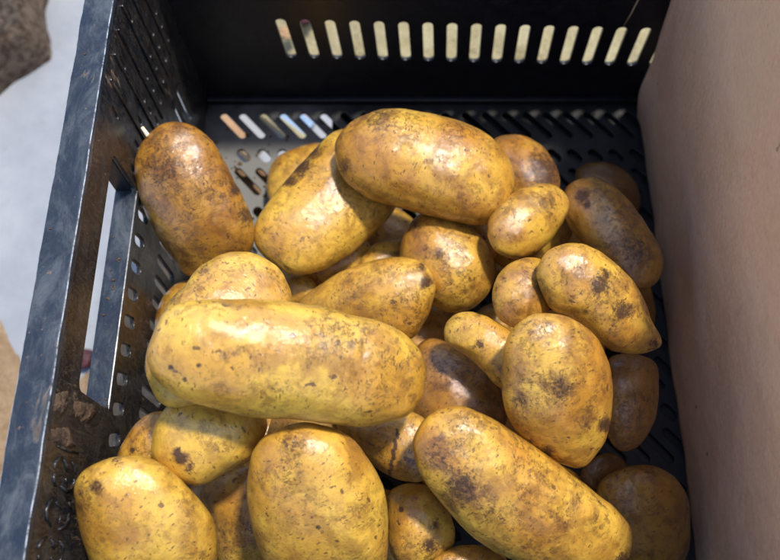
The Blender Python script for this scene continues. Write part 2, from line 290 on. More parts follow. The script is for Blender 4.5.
POTATO_SHAPES = {
 'f22': ([0.19, -0.1677, 0.0057], [0.981, 0.1932, 0.0164, -0.0019], 17.6, 15.2, 12.9, [0.131, -0.057], [0.0, 0.0], [[17.8, 0.0], [15.4, -7.7], [8.9, -13.3], [-0.0, -15.4], [-8.9, -13.3], [-15.4, -7.7], [-17.8, 0.0], [-15.4, 7.7], [-8.9, 13.3], [-0.0, 15.4], [8.9, 13.3], [15.4, 7.7]], []),
 'f1': ([0.0897, -0.1533, 0.017], [0.9771, 0.191, 0.0332, -0.0873], 35.4, 24.8, 21.1, [-0.066, -0.036], [-0.1, 0.0], [[35.4, -0.0], [30.7, -12.4], [17.7, -21.5], [-0.0, -24.8], [-17.7, -21.5], [-30.7, -12.4], [-35.4, 0.0], [-30.7, 12.4], [-17.7, 21.5], [0.0, 24.8], [17.7, 21.5], [30.7, 12.4]], []),
 'f2': ([0.169, -0.2525, 0.015], [0.9467, 0.1822, 0.0662, -0.2573], 32.7, 24.0, 20.4, [0.196, -0.147], [-0.1, 0.0], [[32.7, 0.1], [28.4, -11.9], [16.4, -20.7], [0.1, -24.0], [-16.3, -20.8], [-28.3, -12.1], [-32.7, -0.1], [-28.4, 11.9], [-16.4, 20.7], [-0.1, 24.0], [16.3, 20.8], [28.3, 12.1]], []),
 'f3': ([0.0478, -0.2363, 0.0181], [0.805, 0.1494, 0.1236, -0.5607], 36.5, 25.5, 21.7, [0.12, -0.222], [-0.3, 0.0], [[36.5, -0.3], [31.5, -13.0], [18.1, -22.2], [-0.2, -25.5], [-18.5, -21.9], [-31.8, -12.5], [-36.5, 0.3], [-31.5, 13.0], [-18.1, 22.2], [0.2, 25.5], [18.5, 21.9], [31.8, 12.5]], []),
 'f4': ([0.2154, -0.1269, 0.0122], [0.9666, 0.1931, -0.0172, 0.1677], 31.4, 24.0, 20.4, [0.176, -0.038], [0.1, -0.0], [[31.4, 0.1], [27.2, -12.0], [15.7, -20.9], [0.0, -24.1], [-15.6, -20.9], [-27.1, -12.1], [-31.4, -0.1], [-27.2, 12.0], [-15.7, 20.9], [-0.0, 24.1], [15.6, 20.9], [27.1, 12.1]], []),
 'f5': ([0.046, -0.2809, 0.0341], [0.7495, 0.1372, 0.1369, -0.633], 30.9, 25.8, 21.9, [0.249, -0.23], [0.3, -0.0], [[31.0, 0.1], [26.9, -12.8], [15.5, -22.3], [0.1, -25.8], [-15.4, -22.4], [-26.8, -13.0], [-31.0, -0.1], [-26.9, 12.8], [-15.5, 22.3], [-0.1, 25.8], [15.4, 22.4], [26.8, 13.0]], []),
 'f6': ([0.1425, -0.1825, 0.0198], [0.981, 0.1932, 0.0164, -0.0019], 34.2, 25.6, 21.8, [0.036, -0.077], [0.2, 0.0], [[34.3, -0.0], [29.7, -12.9], [17.2, -22.3], [0.0, -25.8], [-17.2, -22.3], [-29.7, -12.9], [-34.3, -0.0], [-29.7, 12.9], [-17.2, 22.3], [0.0, 25.8], [17.2, 22.3], [29.7, 12.9]], []),
 'f7': ([0.1202, -0.2893, 0.0175], [0.92, 0.1756, 0.0822, -0.3407], 31.7, 25.2, 21.4, [0.191, -0.243], [-0.2, 0.0], [[31.7, 0.2], [27.5, -12.5], [16.0, -21.8], [0.2, -25.3], [-15.7, -22.1], [-27.3, -12.9], [-31.7, -0.2], [-27.5, 12.5], [-16.0, 21.8], [-0.2, 25.3], [15.7, 22.1], [27.3, 12.9]], []),
 'f8': ([0.0215, -0.1842, 0.0545], [0.7493, 0.1372, 0.137, -0.6332], 26.8, 21.5, 18.3, [0.019, -0.238], [0.1, -0.0], [[26.9, 0.1], [23.3, -10.7], [13.5, -18.6], [0.1, -21.5], [-13.4, -18.7], [-23.3, -10.8], [-26.9, -0.1], [-23.3, 10.7], [-13.5, 18.6], [-0.1, 21.5], [13.4, 18.7], [23.3, 10.8]], []),
 'f9': ([0.1834, -0.2324, 0.0474], [0.981, 0.1932, 0.0164, -0.0019], 25.9, 19.6, 16.6, [0.131, -0.166], [0.2, 0.0], [[25.9, 0.0], [22.4, -9.8], [13.0, -17.1], [-0.0, -19.7], [-13.0, -17.1], [-22.4, -9.8], [-25.9, 0.0], [-22.4, 9.8], [-13.0, 17.1], [-0.0, 19.7], [13.0, 17.1], [22.4, 9.8]], []),
 'f10': ([0.2153, -0.2793, 0.0183], [0.8495, 0.1593, 0.1105, -0.4907], 31.6, 23.2, 19.7, [0.348, 0.031], [0.2, 0.0], [[31.7, -0.1], [27.4, -11.7], [15.8, -20.2], [-0.1, -23.2], [-15.9, -20.1], [-27.5, -11.5], [-31.7, 0.1], [-27.4, 11.7], [-15.8, 20.2], [0.1, 23.2], [15.9, 20.1], [27.5, 11.5]], []),
 'f18': ([0.094, -0.2349, 0.0367], [0.981, 0.1932, 0.0164, -0.0019], 31.8, 21.2, 18.0, [-0.071, -0.178], [0.3, 0.0], [[31.9, 0.0], [27.6, -10.6], [16.0, -18.4], [-0.0, -21.3], [-16.0, -18.4], [-27.6, -10.6], [-31.9, 0.0], [-27.6, 10.6], [-16.0, 18.4], [-0.0, 21.3], [16.0, 18.4], [27.6, 10.6]], []),
 'f19': ([0.119, -0.2368, 0.0567], [0.9444, 0.1816, 0.0677, -0.2655], 20.2, 17.4, 14.8, [0.074, -0.157], [0.3, 0.0], [[20.3, 0.4], [17.8, -8.3], [10.5, -14.8], [0.4, -17.3], [-9.9, -15.2], [-17.4, -9.0], [-20.3, -0.4], [-17.8, 8.3], [-10.5, 14.8], [-0.4, 17.3], [9.9, 15.2], [17.4, 9.0]], []),
 'f20': ([0.1218, -0.1123, 0.0119], [0.9459, 0.182, 0.0667, -0.2602], 24.6, 20.8, 17.7, [-0.029, 0.038], [-0.1, -0.0], [[24.5, 0.2], [21.4, -10.2], [12.4, -17.9], [0.2, -20.9], [-12.1, -18.2], [-21.2, -10.6], [-24.5, -0.2], [-21.4, 10.2], [-12.4, 17.9], [-0.2, 20.9], [12.1, 18.2], [21.2, 10.6]], []),
 'f12': ([0.2537, -0.1548, 0.0166], [0.8483, 0.159, 0.1109, -0.4927], 32.1, 24.5, 20.9, [0.151, 0.215], [0.2, -0.0], [[32.1, 0.0], [27.8, -12.2], [16.1, -21.2], [0.0, -24.5], [-16.0, -21.3], [-27.8, -12.3], [-32.1, -0.0], [-27.8, 12.2], [-16.1, 21.2], [-0.0, 24.5], [16.0, 21.3], [27.8, 12.3]], []),
 'f16': ([0.2053, -0.1239, 0.0479], [0.9481, 0.1908, -0.0341, 0.2521], 27.1, 20.3, 17.3, [0.174, -0.032], [0.1, 0.0], [[27.1, 0.0], [23.5, -10.2], [13.6, -17.6], [0.0, -20.4], [-13.6, -17.6], [-23.5, -10.2], [-27.1, -0.0], [-23.5, 10.2], [-13.6, 17.6], [-0.0, 20.4], [13.6, 17.6], [23.5, 10.2]], []),
 'f17': ([0.2047, -0.2126, 0.1042], [0.981, 0.1932, 0.0164, -0.0019], 23.2, 18.5, 15.7, [0.196, -0.083], [0.0, 0.0], [[23.2, -0.0], [20.1, -9.3], [11.6, -16.1], [0.0, -18.6], [-11.6, -16.1], [-20.1, -9.3], [-23.2, -0.0], [-20.1, 9.3], [-11.6, 16.1], [0.0, 18.6], [11.6, 16.1], [20.1, 9.3]], []),
 '22': ([0.2391, -0.2577, 0.0307], [0.981, 0.1932, 0.016, 0.0005], 12.7, 10.9, 9.3, [0.256, -0.232], [0.3, -0.0], [[-12.7, 2.4], [-5.9, 9.2], [3.0, 11.2], [10.3, 6.0], [12.3, -2.9], [4.5, -10.7], [-6.0, -9.1], [-12.3, -3.9]], []),
 '20': ([0.243, -0.2296, 0.0784], [0.7188, 0.1525, -0.1197, 0.6676], 24.3, 14.6, 12.4, [-0.121, -0.293], [0.1, -0.0], [[19.2, 10.7], [22.0, -1.2], [18.8, -11.2], [7.9, -13.9], [-9.1, -13.1], [-21.7, -6.7], [-24.8, 2.7], [-15.6, 10.6], [3.5, 14.4]], []),
 '8': ([0.263, -0.0755, 0.0035], [0.9305, 0.1782, 0.0764, -0.3108], 23.5, 15.9, 13.5, [0.144, 0.24], [-0.1, -0.0], [[-23.9, -3.3], [-20.1, 7.5], [-10.1, 14.1], [3.4, 16.3], [15.4, 11.8], [22.7, 3.0], [21.2, -7.6], [5.1, -15.7], [-12.7, -13.1]], []),
 '33': ([0.0952, -0.1425, 0.0482], [0.9662, 0.1931, -0.0177, 0.1701], 22.5, 14.5, 12.3, [-0.054, 0.043], [0.1, 0.0], [[22.4, -0.1], [19.4, -7.4], [11.2, -12.7], [-0.0, -14.6], [-11.3, -12.6], [-19.5, -7.2], [-22.4, 0.1], [-19.4, 7.4], [-11.2, 12.7], [0.0, 14.6], [11.3, 12.6], [19.5, 7.2]], []),
 '32': ([0.1768, -0.136, 0.0613], [0.8565, 0.1608, 0.1082, -0.4783], 12.2, 9.8, 8.3, [0.017, 0.118], [-0.1, 0.0], [[12.0, -0.4], [10.2, -5.3], [5.7, -8.7], [-0.3, -9.8], [-6.3, -8.3], [-10.6, -4.6], [-12.0, 0.4], [-10.2, 5.3], [-5.7, 8.7], [0.3, 9.8], [6.3, 8.3], [10.6, 4.6]], []),
 '15': ([0.0756, -0.161, 0.0514], [0.981, 0.1932, 0.0164, -0.0019], 10.8, 9.2, 7.8, [-0.109, -0.013], [-0.2, 0.0], [[10.4, -0.0], [9.0, -4.7], [5.2, -8.1], [0.0, -9.3], [-5.2, -8.1], [-9.0, -4.7], [-10.4, -0.0], [-9.0, 4.7], [-5.2, 8.1], [0.0, 9.3], [5.2, 8.1], [9.0, 4.7]], []),
 '16': ([0.126, -0.144, 0.0526], [0.953, 0.1915, -0.0302, 0.2328], 18.5, 12.1, 10.2, [0.01, 0.02], [0.3, -0.0], [[-17.4, 4.6], [-9.3, 10.4], [0.4, 12.2], [11.5, 9.5], [17.8, 3.6], [15.1, -7.5], [0.2, -12.1], [-15.9, -6.9]], [[4.1, 1.4, 4.4, 0.6]]),
 '5': ([0.1996, -0.0991, 0.0716], [0.9052, 0.1721, 0.0893, -0.3783], 23.0, 17.7, 15.0, [0.019, 0.203], [-0.3, 0.0], [[-23.8, 1.8], [-18.3, 10.4], [-10.6, 15.9], [0.3, 17.5], [10.9, 15.5], [19.5, 10.1], [23.0, 0.4], [17.6, -11.3], [4.7, -18.0], [-8.9, -16.1], [-20.2, -7.9]], [[8.5, 9.3, 13.2, 0.9], [-9.0, -4.4, 6.6, 0.6], [0.8, -2.4, 5.5, 0.5]]),
 '3': ([0.0697, -0.0683, 0.0119], [0.9208, 0.1869, -0.0516, 0.3385], 26.5, 19.9, 16.9, [0.001, 0.159], [0.2, -0.0], [[22.5, 10.1], [8.4, 18.0], [-4.5, 20.7], [-15.8, 16.2], [-24.1, 6.5], [-25.5, -4.8], [-16.9, -16.3], [1.3, -19.4], [18.9, -13.6], [27.5, -1.7]], [[0.6, 18.8, 5.1, 0.4]]),
 '21': ([0.2559, -0.2832, 0.0301], [0.7583, 0.1391, 0.135, -0.6224], 32.2, 24.5, 20.8, [0.345, 0.238], [0.3, -0.0], [[-25.1, -17.9], [-29.6, -9.2], [-30.6, 1.0], [-27.3, 12.3], [-19.4, 20.6], [-8.1, 24.6], [6.2, 23.2], [19.5, 19.0], [30.4, 8.4], [31.6, -5.9], [22.4, -18.1], [5.7, -23.1], [-12.4, -22.6]], []),
 '7': ([0.2444, -0.1379, 0.075], [0.8875, 0.1679, 0.0969, -0.4181], 35.8, 17.4, 14.8, [0.124, 0.24], [-0.3, 0.0], [[-33.7, -4.4], [-33.3, 3.6], [-28.7, 10.7], [-20.9, 15.2], [-9.8, 17.0], [1.1, 16.8], [12.4, 15.6], [24.3, 13.3], [31.9, 7.7], [35.0, -1.8], [29.9, -11.3], [14.5, -14.9], [-2.2, -16.8], [-17.3, -16.0], [-27.8, -12.1]], [[-24.7, -0.2, 4.8, 0.95], [-20.7, 8.8, 10.6, 0.5], [15.5, 2.8, 13.7, 0.7], [-18.6, -1.1, 2.6, 0.9]]),
 '18': ([0.1577, -0.227, 0.0795], [0.8876, 0.1679, 0.0968, -0.4179], 28.8, 21.7, 18.5, [0.152, -0.03], [-0.3, 0.0], [[-29.6, 7.3], [-22.6, 14.2], [-9.6, 19.2], [3.7, 20.7], [14.9, 19.0], [25.5, 12.7], [28.4, 3.3], [22.8, -11.0], [11.6, -20.7], [-0.2, -23.5], [-16.4, -16.3], [-27.9, -3.6]], [[-13.0, 3.0, 12.2, 0.5], [10.7, 8.6, 9.7, 0.5]]),
 '27': ([0.1306, -0.2531, 0.0962], [0.9443, 0.1816, 0.0679, -0.2661], 23.3, 15.2, 12.9, [0.105, -0.16], [-0.3, -0.0], [[-23.7, -5.7], [-15.8, -9.9], [-6.4, -13.9], [2.3, -15.0], [10.8, -14.1], [18.9, -9.7], [22.5, -1.7], [18.2, 9.1], [9.5, 14.5], [-1.9, 15.6], [-14.8, 10.5], [-23.4, 2.6]], [[-2.1, 4.8, 1.1, 1], [-1.6, 4.0, 1.1, 1], [-1.1, 3.2, 1.1, 1], [-0.6, 2.5, 1.1, 1], [-0.2, 1.7, 1.1, 1], [-0.5, 0.4, 1.1, 1], [0.0, -0.3, 1.1, 1], [0.5, -1.1, 1.1, 1], [1.0, -1.9, 1.1, 1], [1.5, -2.6, 1.1, 1], [1.2, -3.9, 1.1, 1], [1.7, -4.7, 1.1, 1], [2.2, -5.4, 1.1, 1], [2.7, -6.2, 1.1, 1], [3.2, -7.0, 1.1, 1], [2.8, -8.3, 1.1, 1], [3.3, -9.0, 1.1, 1], [3.8, -9.8, 1.1, 1], [4.3, -10.6, 1.1, 1], [4.8, -11.3, 1.1, 1], [4.5, -12.6, 1.1, 1], [5.0, -13.4, 1.1, 1], [5.5, -14.1, 1.1, 1]]),
 '29': ([0.0222, -0.2584, 0.1135], [0.8582, 0.1768, -0.0795, 0.4753], 15.8, 11.4, 9.6, [-0.319, 0.14], [0.1, -0.0], [[-11.6, 9.0], [-3.3, 10.5], [7.1, 9.7], [15.5, 4.6], [15.4, -2.8], [6.7, -9.7], [-5.0, -11.7], [-13.7, -4.3], [-14.9, 4.3]], [[-4.9, 4.9, 1.3, 1]]),
 '31': ([0.0571, -0.2866, 0.0674], [0.7294, 0.1329, 0.1411, -0.6561], 30.6, 17.1, 14.6, [0.269, -0.205], [0.2, -0.0], [[-16.1, -18.9], [-21.6, -12.5], [-26.2, -2.4], [-28.6, 6.4], [-22.0, 14.3], [-5.1, 15.8], [18.6, 13.2], [29.8, 5.8], [28.4, -7.0], [15.7, -13.8], [1.1, -15.0], [-9.7, -17.7]], [[1.8, -8.9, 7.6, 0.5]]),
 '25': ([0.1407, -0.2881, 0.0782], [0.7697, 0.1416, 0.1324, -0.6082], 20.0, 15.9, 13.6, [0.291, -0.035], [-0.2, 0.0], [[-14.6, -11.5], [-19.0, -8.1], [-20.1, -1.2], [-17.7, 6.8], [-12.2, 12.1], [-3.8, 15.3], [6.2, 15.7], [14.0, 12.4], [18.4, 3.3], [17.7, -7.5], [12.2, -14.7], [1.2, -14.9]], [[10.2, 2.9, 4.6, 0.95], [-8.5, -5.9, 1.6, 1], [1.8, 7.3, 3.7, 0.7], [-11.5, 1.0, 2.3, 0.5]]),
 '10': ([0.1897, -0.1906, 0.1224], [0.8448, 0.1745, -0.0844, 0.4987], 16.8, 14.0, 11.9, [0.064, -0.147], [0.3, 0.0], [[-9.9, 11.3], [-3.1, 13.9], [4.9, 13.6], [12.0, 9.2], [16.7, 2.5], [16.3, -4.5], [9.7, -11.2], [0.8, -14.0], [-7.8, -12.5], [-15.3, -6.2], [-16.6, 0.8], [-14.6, 6.6]], [[7.3, -6.8, 10.0, 0.6], [0.5, 10.2, 2.7, 0.5]]),
 '17': ([0.1736, -0.2158, 0.1171], [0.9224, 0.1762, 0.0809, -0.334], 24.1, 11.7, 10.6, [0.144, 0.013], [-0.3, 0.0], [[-20.6, -8.4], [-23.0, -3.4], [-22.1, 2.6], [-17.5, 7.6], [-10.5, 10.4], [-2.1, 11.6], [6.5, 11.7], [15.9, 8.9], [22.2, 1.3], [21.3, -7.6], [14.6, -10.8], [4.5, -9.8], [-4.1, -9.3], [-12.1, -10.1], [-17.0, -10.6]], [[-4.6, -1.6, 3.6, 0.7], [-8.1, -4.5, 2.7, 0.5]]),
 '11': ([0.1568, -0.1542, 0.0734], [0.8825, 0.1668, 0.0988, -0.4286], 28.3, 22.7, 19.3, [0.025, 0.066], [-0.1, 0.0], [[-27.8, 7.5], [-18.4, 16.8], [-6.5, 21.5], [4.2, 22.4], [13.7, 20.9], [21.5, 15.4], [26.7, 5.9], [27.2, -5.3], [21.6, -14.9], [13.6, -19.9], [4.2, -22.5], [-7.1, -22.3], [-17.0, -17.9], [-24.6, -10.5], [-28.1, -2.3]], [[-25.7, -0.9, 6.3, 0.7], [-10.1, 10.2, 10.5, 0.4], [-5.1, -0.4, 4.7, 0.7], [19.1, 0.5, 8.4, 0.4]]),
 '1': ([0.027, -0.1307, 0.0977], [0.8258, 0.154, 0.1178, -0.5296], 43.4, 25.5, 20.4, [-0.179, -0.173], [0.3, -0.0], [[-41.8, 7.8], [-31.6, 18.9], [-17.4, 22.6], [-2.7, 23.7], [10.2, 24.5], [22.9, 23.7], [34.1, 17.4], [40.7, 4.7], [39.3, -10.5], [30.8, -20.2], [15.7, -23.4], [1.0, -24.6], [-14.6, -24.1], [-32.1, -17.7], [-41.2, -6.7]], [[-20.0, -7.5, 15.4, 0.6], [2.2, 22.0, 4.1, 0.9], [16.2, 21.7, 6.2, 0.85], [-9.2, -20.9, 11.3, 0.45], [15.8, -9.8, 12.3, 0.35], [-23.0, 16.6, 10.3, 0.3]]),
 '28': ([0.0515, -0.2572, 0.1275], [0.9707, 0.1935, -0.0121, 0.142], 25.0, 18.5, 15.7, [-0.262, -0.115], [0.3, -0.0], [[-22.4, 5.4], [-18.4, 12.6], [-12.1, 17.3], [-5.7, 19.4], [4.5, 18.0], [17.9, 10.9], [26.5, 2.9], [25.5, -4.7], [18.0, -12.2], [11.6, -15.6], [4.3, -16.4], [-3.9, -18.4], [-11.0, -18.5], [-17.9, -13.7], [-23.0, -6.9], [-24.2, -0.7]], [[-12.8, -5.5, 3.4, 1], [-13.7, -2.6, 2.5, 1], [-10.8, -10.5, 2.5, 0.8]]),
 '2': ([0.0944, -0.1199, 0.0757], [0.9063, 0.1846, -0.0591, 0.3755], 45.2, 29.0, 20.3, [0.014, 0.115], [0.3, 0.0], [[30.5, 25.7], [12.9, 26.5], [-4.3, 26.2], [-21.5, 24.3], [-34.9, 21.0], [-42.6, 13.3], [-44.2, 1.9], [-41.2, -11.2], [-30.5, -21.1], [-14.8, -26.2], [3.5, -28.5], [22.3, -27.5], [35.7, -18.0], [41.5, -0.8], [39.7, 16.5]], [[9.0, -6.4, 24.3, 0.45], [3.4, 26.2, 7.6, 0.95], [13.7, 27.3, 6.5, 0.9], [-6.2, 24.3, 4.9, 0.8], [-33.0, 9.1, 3.8, 0.5]]),
 '26': ([0.1644, -0.3081, 0.0744], [0.981, 0.193, 0.0181, -0.0105], 19.1, 11.9, 10.1, [0.103, -0.344], [0.3, 0.0], [[-18.8, 2.0], [-14.3, 7.6], [-6.2, 11.4], [2.9, 12.0], [10.7, 9.8], [16.6, 5.4], [18.6, -3.7], [8.7, -10.7], [-7.2, -11.0], [-16.4, -6.6]], []),
 '30': ([0.0284, -0.2953, 0.1234], [0.8942, 0.1695, 0.0941, -0.4034], 33.6, 26.3, 19.7, [0.03, -0.415], [0.3, -0.0], [[-29.2, -12.9], [-33.1, -8.6], [-34.3, -1.0], [-31.6, 8.6], [-25.9, 17.3], [-18.4, 22.3], [-7.5, 24.6], [4.9, 25.4], [15.4, 23.8], [24.4, 18.3], [30.1, 12.9], [34.3, 2.0], [27.8, -11.5], [14.8, -24.8], [1.9, -28.2], [-11.3, -23.2], [-21.5, -17.9]], [[-26.3, -10.3, 7.4, 0.6], [-25.3, -2.9, 3.7, 0.8], [-8.5, 9.7, 5.8, 0.35], [-28.1, 10.6, 4.1, 0.6], [2.6, 19.1, 4.9, 0.5]]),
 '24': ([0.0983, -0.2861, 0.114], [0.8104, 0.1505, 0.1221, -0.5529], 37.5, 29.5, 22.2, [0.223, -0.18], [0.3, -0.0], [[-14.4, -26.2], [-26.0, -20.9], [-34.1, -13.7], [-37.6, -5.4], [-36.6, 5.2], [-32.5, 14.3], [-26.4, 21.2], [-18.4, 25.8], [-6.3, 28.8], [4.6, 29.0], [15.8, 25.9], [26.4, 21.6], [33.7, 17.0], [36.5, 6.8], [33.0, -10.1], [24.0, -24.8], [13.2, -29.1], [-0.4, -28.8]], [[-25.6, -0.5, 8.5, 0.45], [5.9, -2.5, 1.3, 1], [1.5, -3.5, 0.8, 0.9], [-8.0, 15.3, 6.8, 0.35], [-20.5, -16.2, 5.9, 0.35]]),
 '14': ([0.0566, -0.2138, 0.1457], [0.8908, 0.1821, -0.0664, 0.4111], 38.3, 22.6, 13.5, [-0.174, 0.121], [0.3, 0.0], [[-28.6, 14.6], [-19.8, 18.7], [-6.9, 21.8], [5.1, 22.0], [14.4, 22.1], [24.4, 18.9], [31.9, 12.0], [35.3, 5.4], [36.4, -2.5], [33.6, -11.0], [28.2, -17.8], [15.6, -21.2], [-3.9, -21.1], [-23.2, -18.0], [-36.0, -9.4], [-39.2, -1.0], [-35.4, 7.7]], [[-3.4, 20.9, 4.2, 0.5], [18.3, 11.6, 6.3, 0.4], [15.1, 20.0, 2.5, 0.7], [6.7, 15.6, 4.2, 0.5]]),
 '12': ([0.1178, -0.1789, 0.0793], [0.9768, 0.1939, -0.0018, 0.0906], 34.8, 21.9, 18.6, [-0.027, -0.023], [-0.3, 0.0], [[-37.2, 7.5], [-25.1, 14.0], [-12.8, 18.4], [1.1, 20.5], [13.1, 20.8], [23.5, 18.3], [30.7, 12.7], [33.2, 3.9], [30.5, -4.9], [25.1, -13.7], [18.1, -20.7], [7.7, -23.4], [-9.8, -20.0], [-26.3, -11.7], [-35.7, -1.0]], [[28.2, 4.9, 4.1, 1], [-12.0, 9.0, 8.2, 0.4], [27.6, 12.8, 3.1, 0.8]]),
 '9': ([0.222, -0.1958, 0.1261], [0.9165, 0.1748, 0.0839, -0.35], 33.0, 16.6, 14.1, [0.2, 0.147], [0.2, 0.0], [[-27.7, -9.7], [-30.8, -2.3], [-29.3, 5.1], [-24.0, 11.9], [-16.0, 15.7], [-5.4, 16.9], [5.6, 16.3], [16.1, 13.1], [25.0, 8.5], [32.7, 5.9], [35.1, 1.9], [31.0, -5.9], [22.5, -12.2], [13.4, -14.7], [3.8, -14.0], [-4.5, -15.4], [-11.6, -17.5], [-19.5, -15.0]], [[-3.6, 5.1, 5.4, 0.95], [11.1, 3.3, 6.7, 0.85], [-14.8, 4.2, 4.5, 0.5], [32.5, 1.4, 3.6, 0.8], [-4.9, 10.0, 2.7, 0.9]]),
 '19': ([0.2007, -0.2381, 0.1283], [0.7771, 0.1432, 0.1306, -0.5987], 33.5, 23.6, 17.7, [0.178, 0.159], [0.3, -0.0], [[-13.7, -21.1], [-21.7, -18.1], [-27.9, -13.3], [-32.5, -5.5], [-32.3, 3.3], [-28.1, 12.3], [-19.9, 19.8], [-10.2, 23.4], [-0.0, 23.3], [10.1, 21.5], [22.1, 16.9], [30.8, 10.2], [35.6, 1.4], [31.6, -6.8], [23.2, -15.1], [15.0, -20.9], [5.8, -24.1], [-4.7, -23.6]], [[0.1, 0.8, 8.5, 0.7], [15.2, 7.7, 6.0, 0.6], [19.5, 15.4, 4.3, 1], [-0.2, -16.8, 6.0, 0.7], [-26.2, 1.2, 6.0, 0.5], [24.3, -11.0, 3.4, 0.9], [17.4, -17.1, 2.6, 0.7]]),
 '4': ([0.1465, -0.1121, 0.1016], [0.9711, 0.189, 0.0434, -0.1394], 48.8, 26.9, 22.9, [0.004, 0.143], [0.0, 0.0], [[-48.1, -3.0], [-46.4, 6.0], [-39.0, 15.7], [-27.7, 22.7], [-15.0, 25.3], [-1.5, 26.5], [10.3, 26.7], [21.4, 25.1], [31.5, 21.6], [40.0, 14.4], [45.4, 5.3], [46.7, -5.1], [44.1, -14.4], [37.0, -21.3], [25.8, -23.4], [14.2, -24.1], [1.5, -24.5], [-12.8, -24.9], [-25.3, -24.3], [-37.5, -19.2], [-44.5, -11.6]], [[-39.8, -12.9, 6.2, 0.7], [-30.0, 17.7, 12.3, 0.6], [-34.9, -20.6, 6.2, 0.5], [29.6, -21.8, 9.3, 0.4], [-1.5, 2.4, 4.1, 0.5]]),
 '6': ([0.1974, -0.142, 0.0973], [0.9261, 0.1877, -0.0486, 0.3236], 23.2, 15.5, 13.2, [0.173, -0.047], [0.3, -0.0], [[17.9, 9.6], [7.7, 14.6], [-4.4, 15.2], [-14.7, 12.8], [-20.4, 7.0], [-22.4, -2.0], [-18.3, -9.8], [-11.6, -14.3], [0.0, -15.4], [11.7, -12.6], [19.9, -8.8], [23.3, -2.2], [22.2, 4.5]], [[12.9, 2.6, 9.1, 0.55], [-5.6, 7.8, 7.0, 0.4]]),
 '23': ([0.185, -0.2808, 0.1089], [0.9374, 0.1799, 0.0723, -0.2894], 54.8, 23.9, 20.3, [0.275, -0.128], [0.2, 0.0], [[-50.2, -7.5], [-52.5, -0.2], [-51.1, 8.5], [-45.1, 17.2], [-35.9, 20.4], [-23.3, 21.6], [-4.7, 21.8], [11.8, 21.0], [28.6, 20.0], [41.1, 19.1], [48.8, 14.5], [53.5, 6.8], [53.1, -1.7], [45.4, -11.1], [32.5, -18.8], [17.2, -22.9], [4.5, -24.8], [-6.1, -25.2], [-16.2, -23.3], [-25.3, -20.6], [-35.5, -17.7], [-44.0, -13.6]], [[-22.4, -10.4, 11.1, 0.8], [-38.4, -5.7, 10.3, 0.6], [51.8, 2.5, 6.9, 0.8], [17.4, 3.6, 9.4, 0.5], [-8.7, -11.5, 8.6, 0.6], [19.1, 12.5, 4.3, 0.6]]),
 '13': ([0.0921, -0.2344, 0.1588], [0.9788, 0.1917, 0.029, -0.0658], 58.3, 24.6, 20.9, [-0.099, -0.113], [0.3, 0.0], [[-55.4, -6.0], [-55.6, -0.0], [-53.9, 7.0], [-49.3, 14.5], [-40.6, 18.8], [-29.4, 21.1], [-18.6, 22.5], [-7.5, 23.8], [8.9, 24.3], [20.0, 22.4], [33.8, 21.4], [44.0, 17.5], [50.7, 11.9], [54.8, 5.2], [55.3, -1.5], [53.8, -8.6], [49.4, -15.2], [40.4, -20.0], [28.7, -22.5], [15.0, -22.5], [1.4, -22.3], [-11.0, -23.1], [-23.7, -22.3], [-35.4, -20.7], [-44.3, -18.2], [-52.1, -12.8]], [[-45.2, -7.5, 1.2, 1], [-34.6, -5.3, 1.2, 0.9], [-39.5, -11.1, 1.2, 0.9], [-14.7, 11.4, 4.0, 0.3], [-3.2, -21.3, 4.8, 0.4], [51.3, -8.1, 4.0, 0.4], [2.9, -6.4, 5.6, 0.35], [20.8, 10.0, 3.2, 0.5]]),
}

# ------------------------------------------------------------------ setting
GZ = -.13
def sheet(name, x0, x1, y0, y1, n, zf, mat):
    bm = bmesh.new(); nx, ny = n
    g = [[bm.verts.new((x0 + (x1 - x0) * i / nx, y0 + (y1 - y0) * j / ny, zf(x0 + (x1 - x0) * i / nx, y0 + (y1 - y0) * j / ny))) for j in range(ny + 1)] for i in range(nx + 1)]
    for i in range(nx):
        for j in range(ny): bm.faces.new((g[i][j], g[i + 1][j], g[i + 1][j + 1], g[i][j + 1]))
    me = bpy.data.meshes.new(name); bm.to_mesh(me); bm.free()
    return link(name, me, mat, smooth=True)

tag(sheet('ground', -30, 30, -30, 30, (4, 4), lambda x, y: GZ, M_CONCRETE), 'pale blue grey concrete ground in sunlight', kind='structure')

def mound(cx, cy, rx, ry, h, amp, fr, seed):
    def f(x, y):
        d = math.hypot((x - cx) / rx, (y - cy) / ry)
        d += .22 * noise.noise(Vector((x * 14, y * 14, seed)))
        e = max(0., 1 - d * d)
        return GZ - .004 + h * min(1, e * 2.2) + amp * noise.fractal(Vector((x * fr, y * fr, seed)), .8, 2.1, 5) * min(1, e * 4)
    return f
tag(sheet('earth', -.55, -.085, -.62, -.06, (120, 130), mound(-.26, -.33, .165, .245, .020, .004, 45, 3.), M_EARTH), 'heap of tan earth on the ground left of the crate', kind='structure')
tag(sheet('earth', -.17, .11, -.55, .0, (80, 130), mound(-.03, -.27, .110, .26, .010, .003, 45, 5.), M_EARTH), 'strip of tan earth under the edge of the crate', kind='structure')
tag(sheet('sand', -.06, .80, .020, .62, (180, 130), mound(.37, .34, .43, .33, .022, .006, 40, 8.), M_SAND), 'pale cream sand beyond the slotted end of the crate', kind='structure')

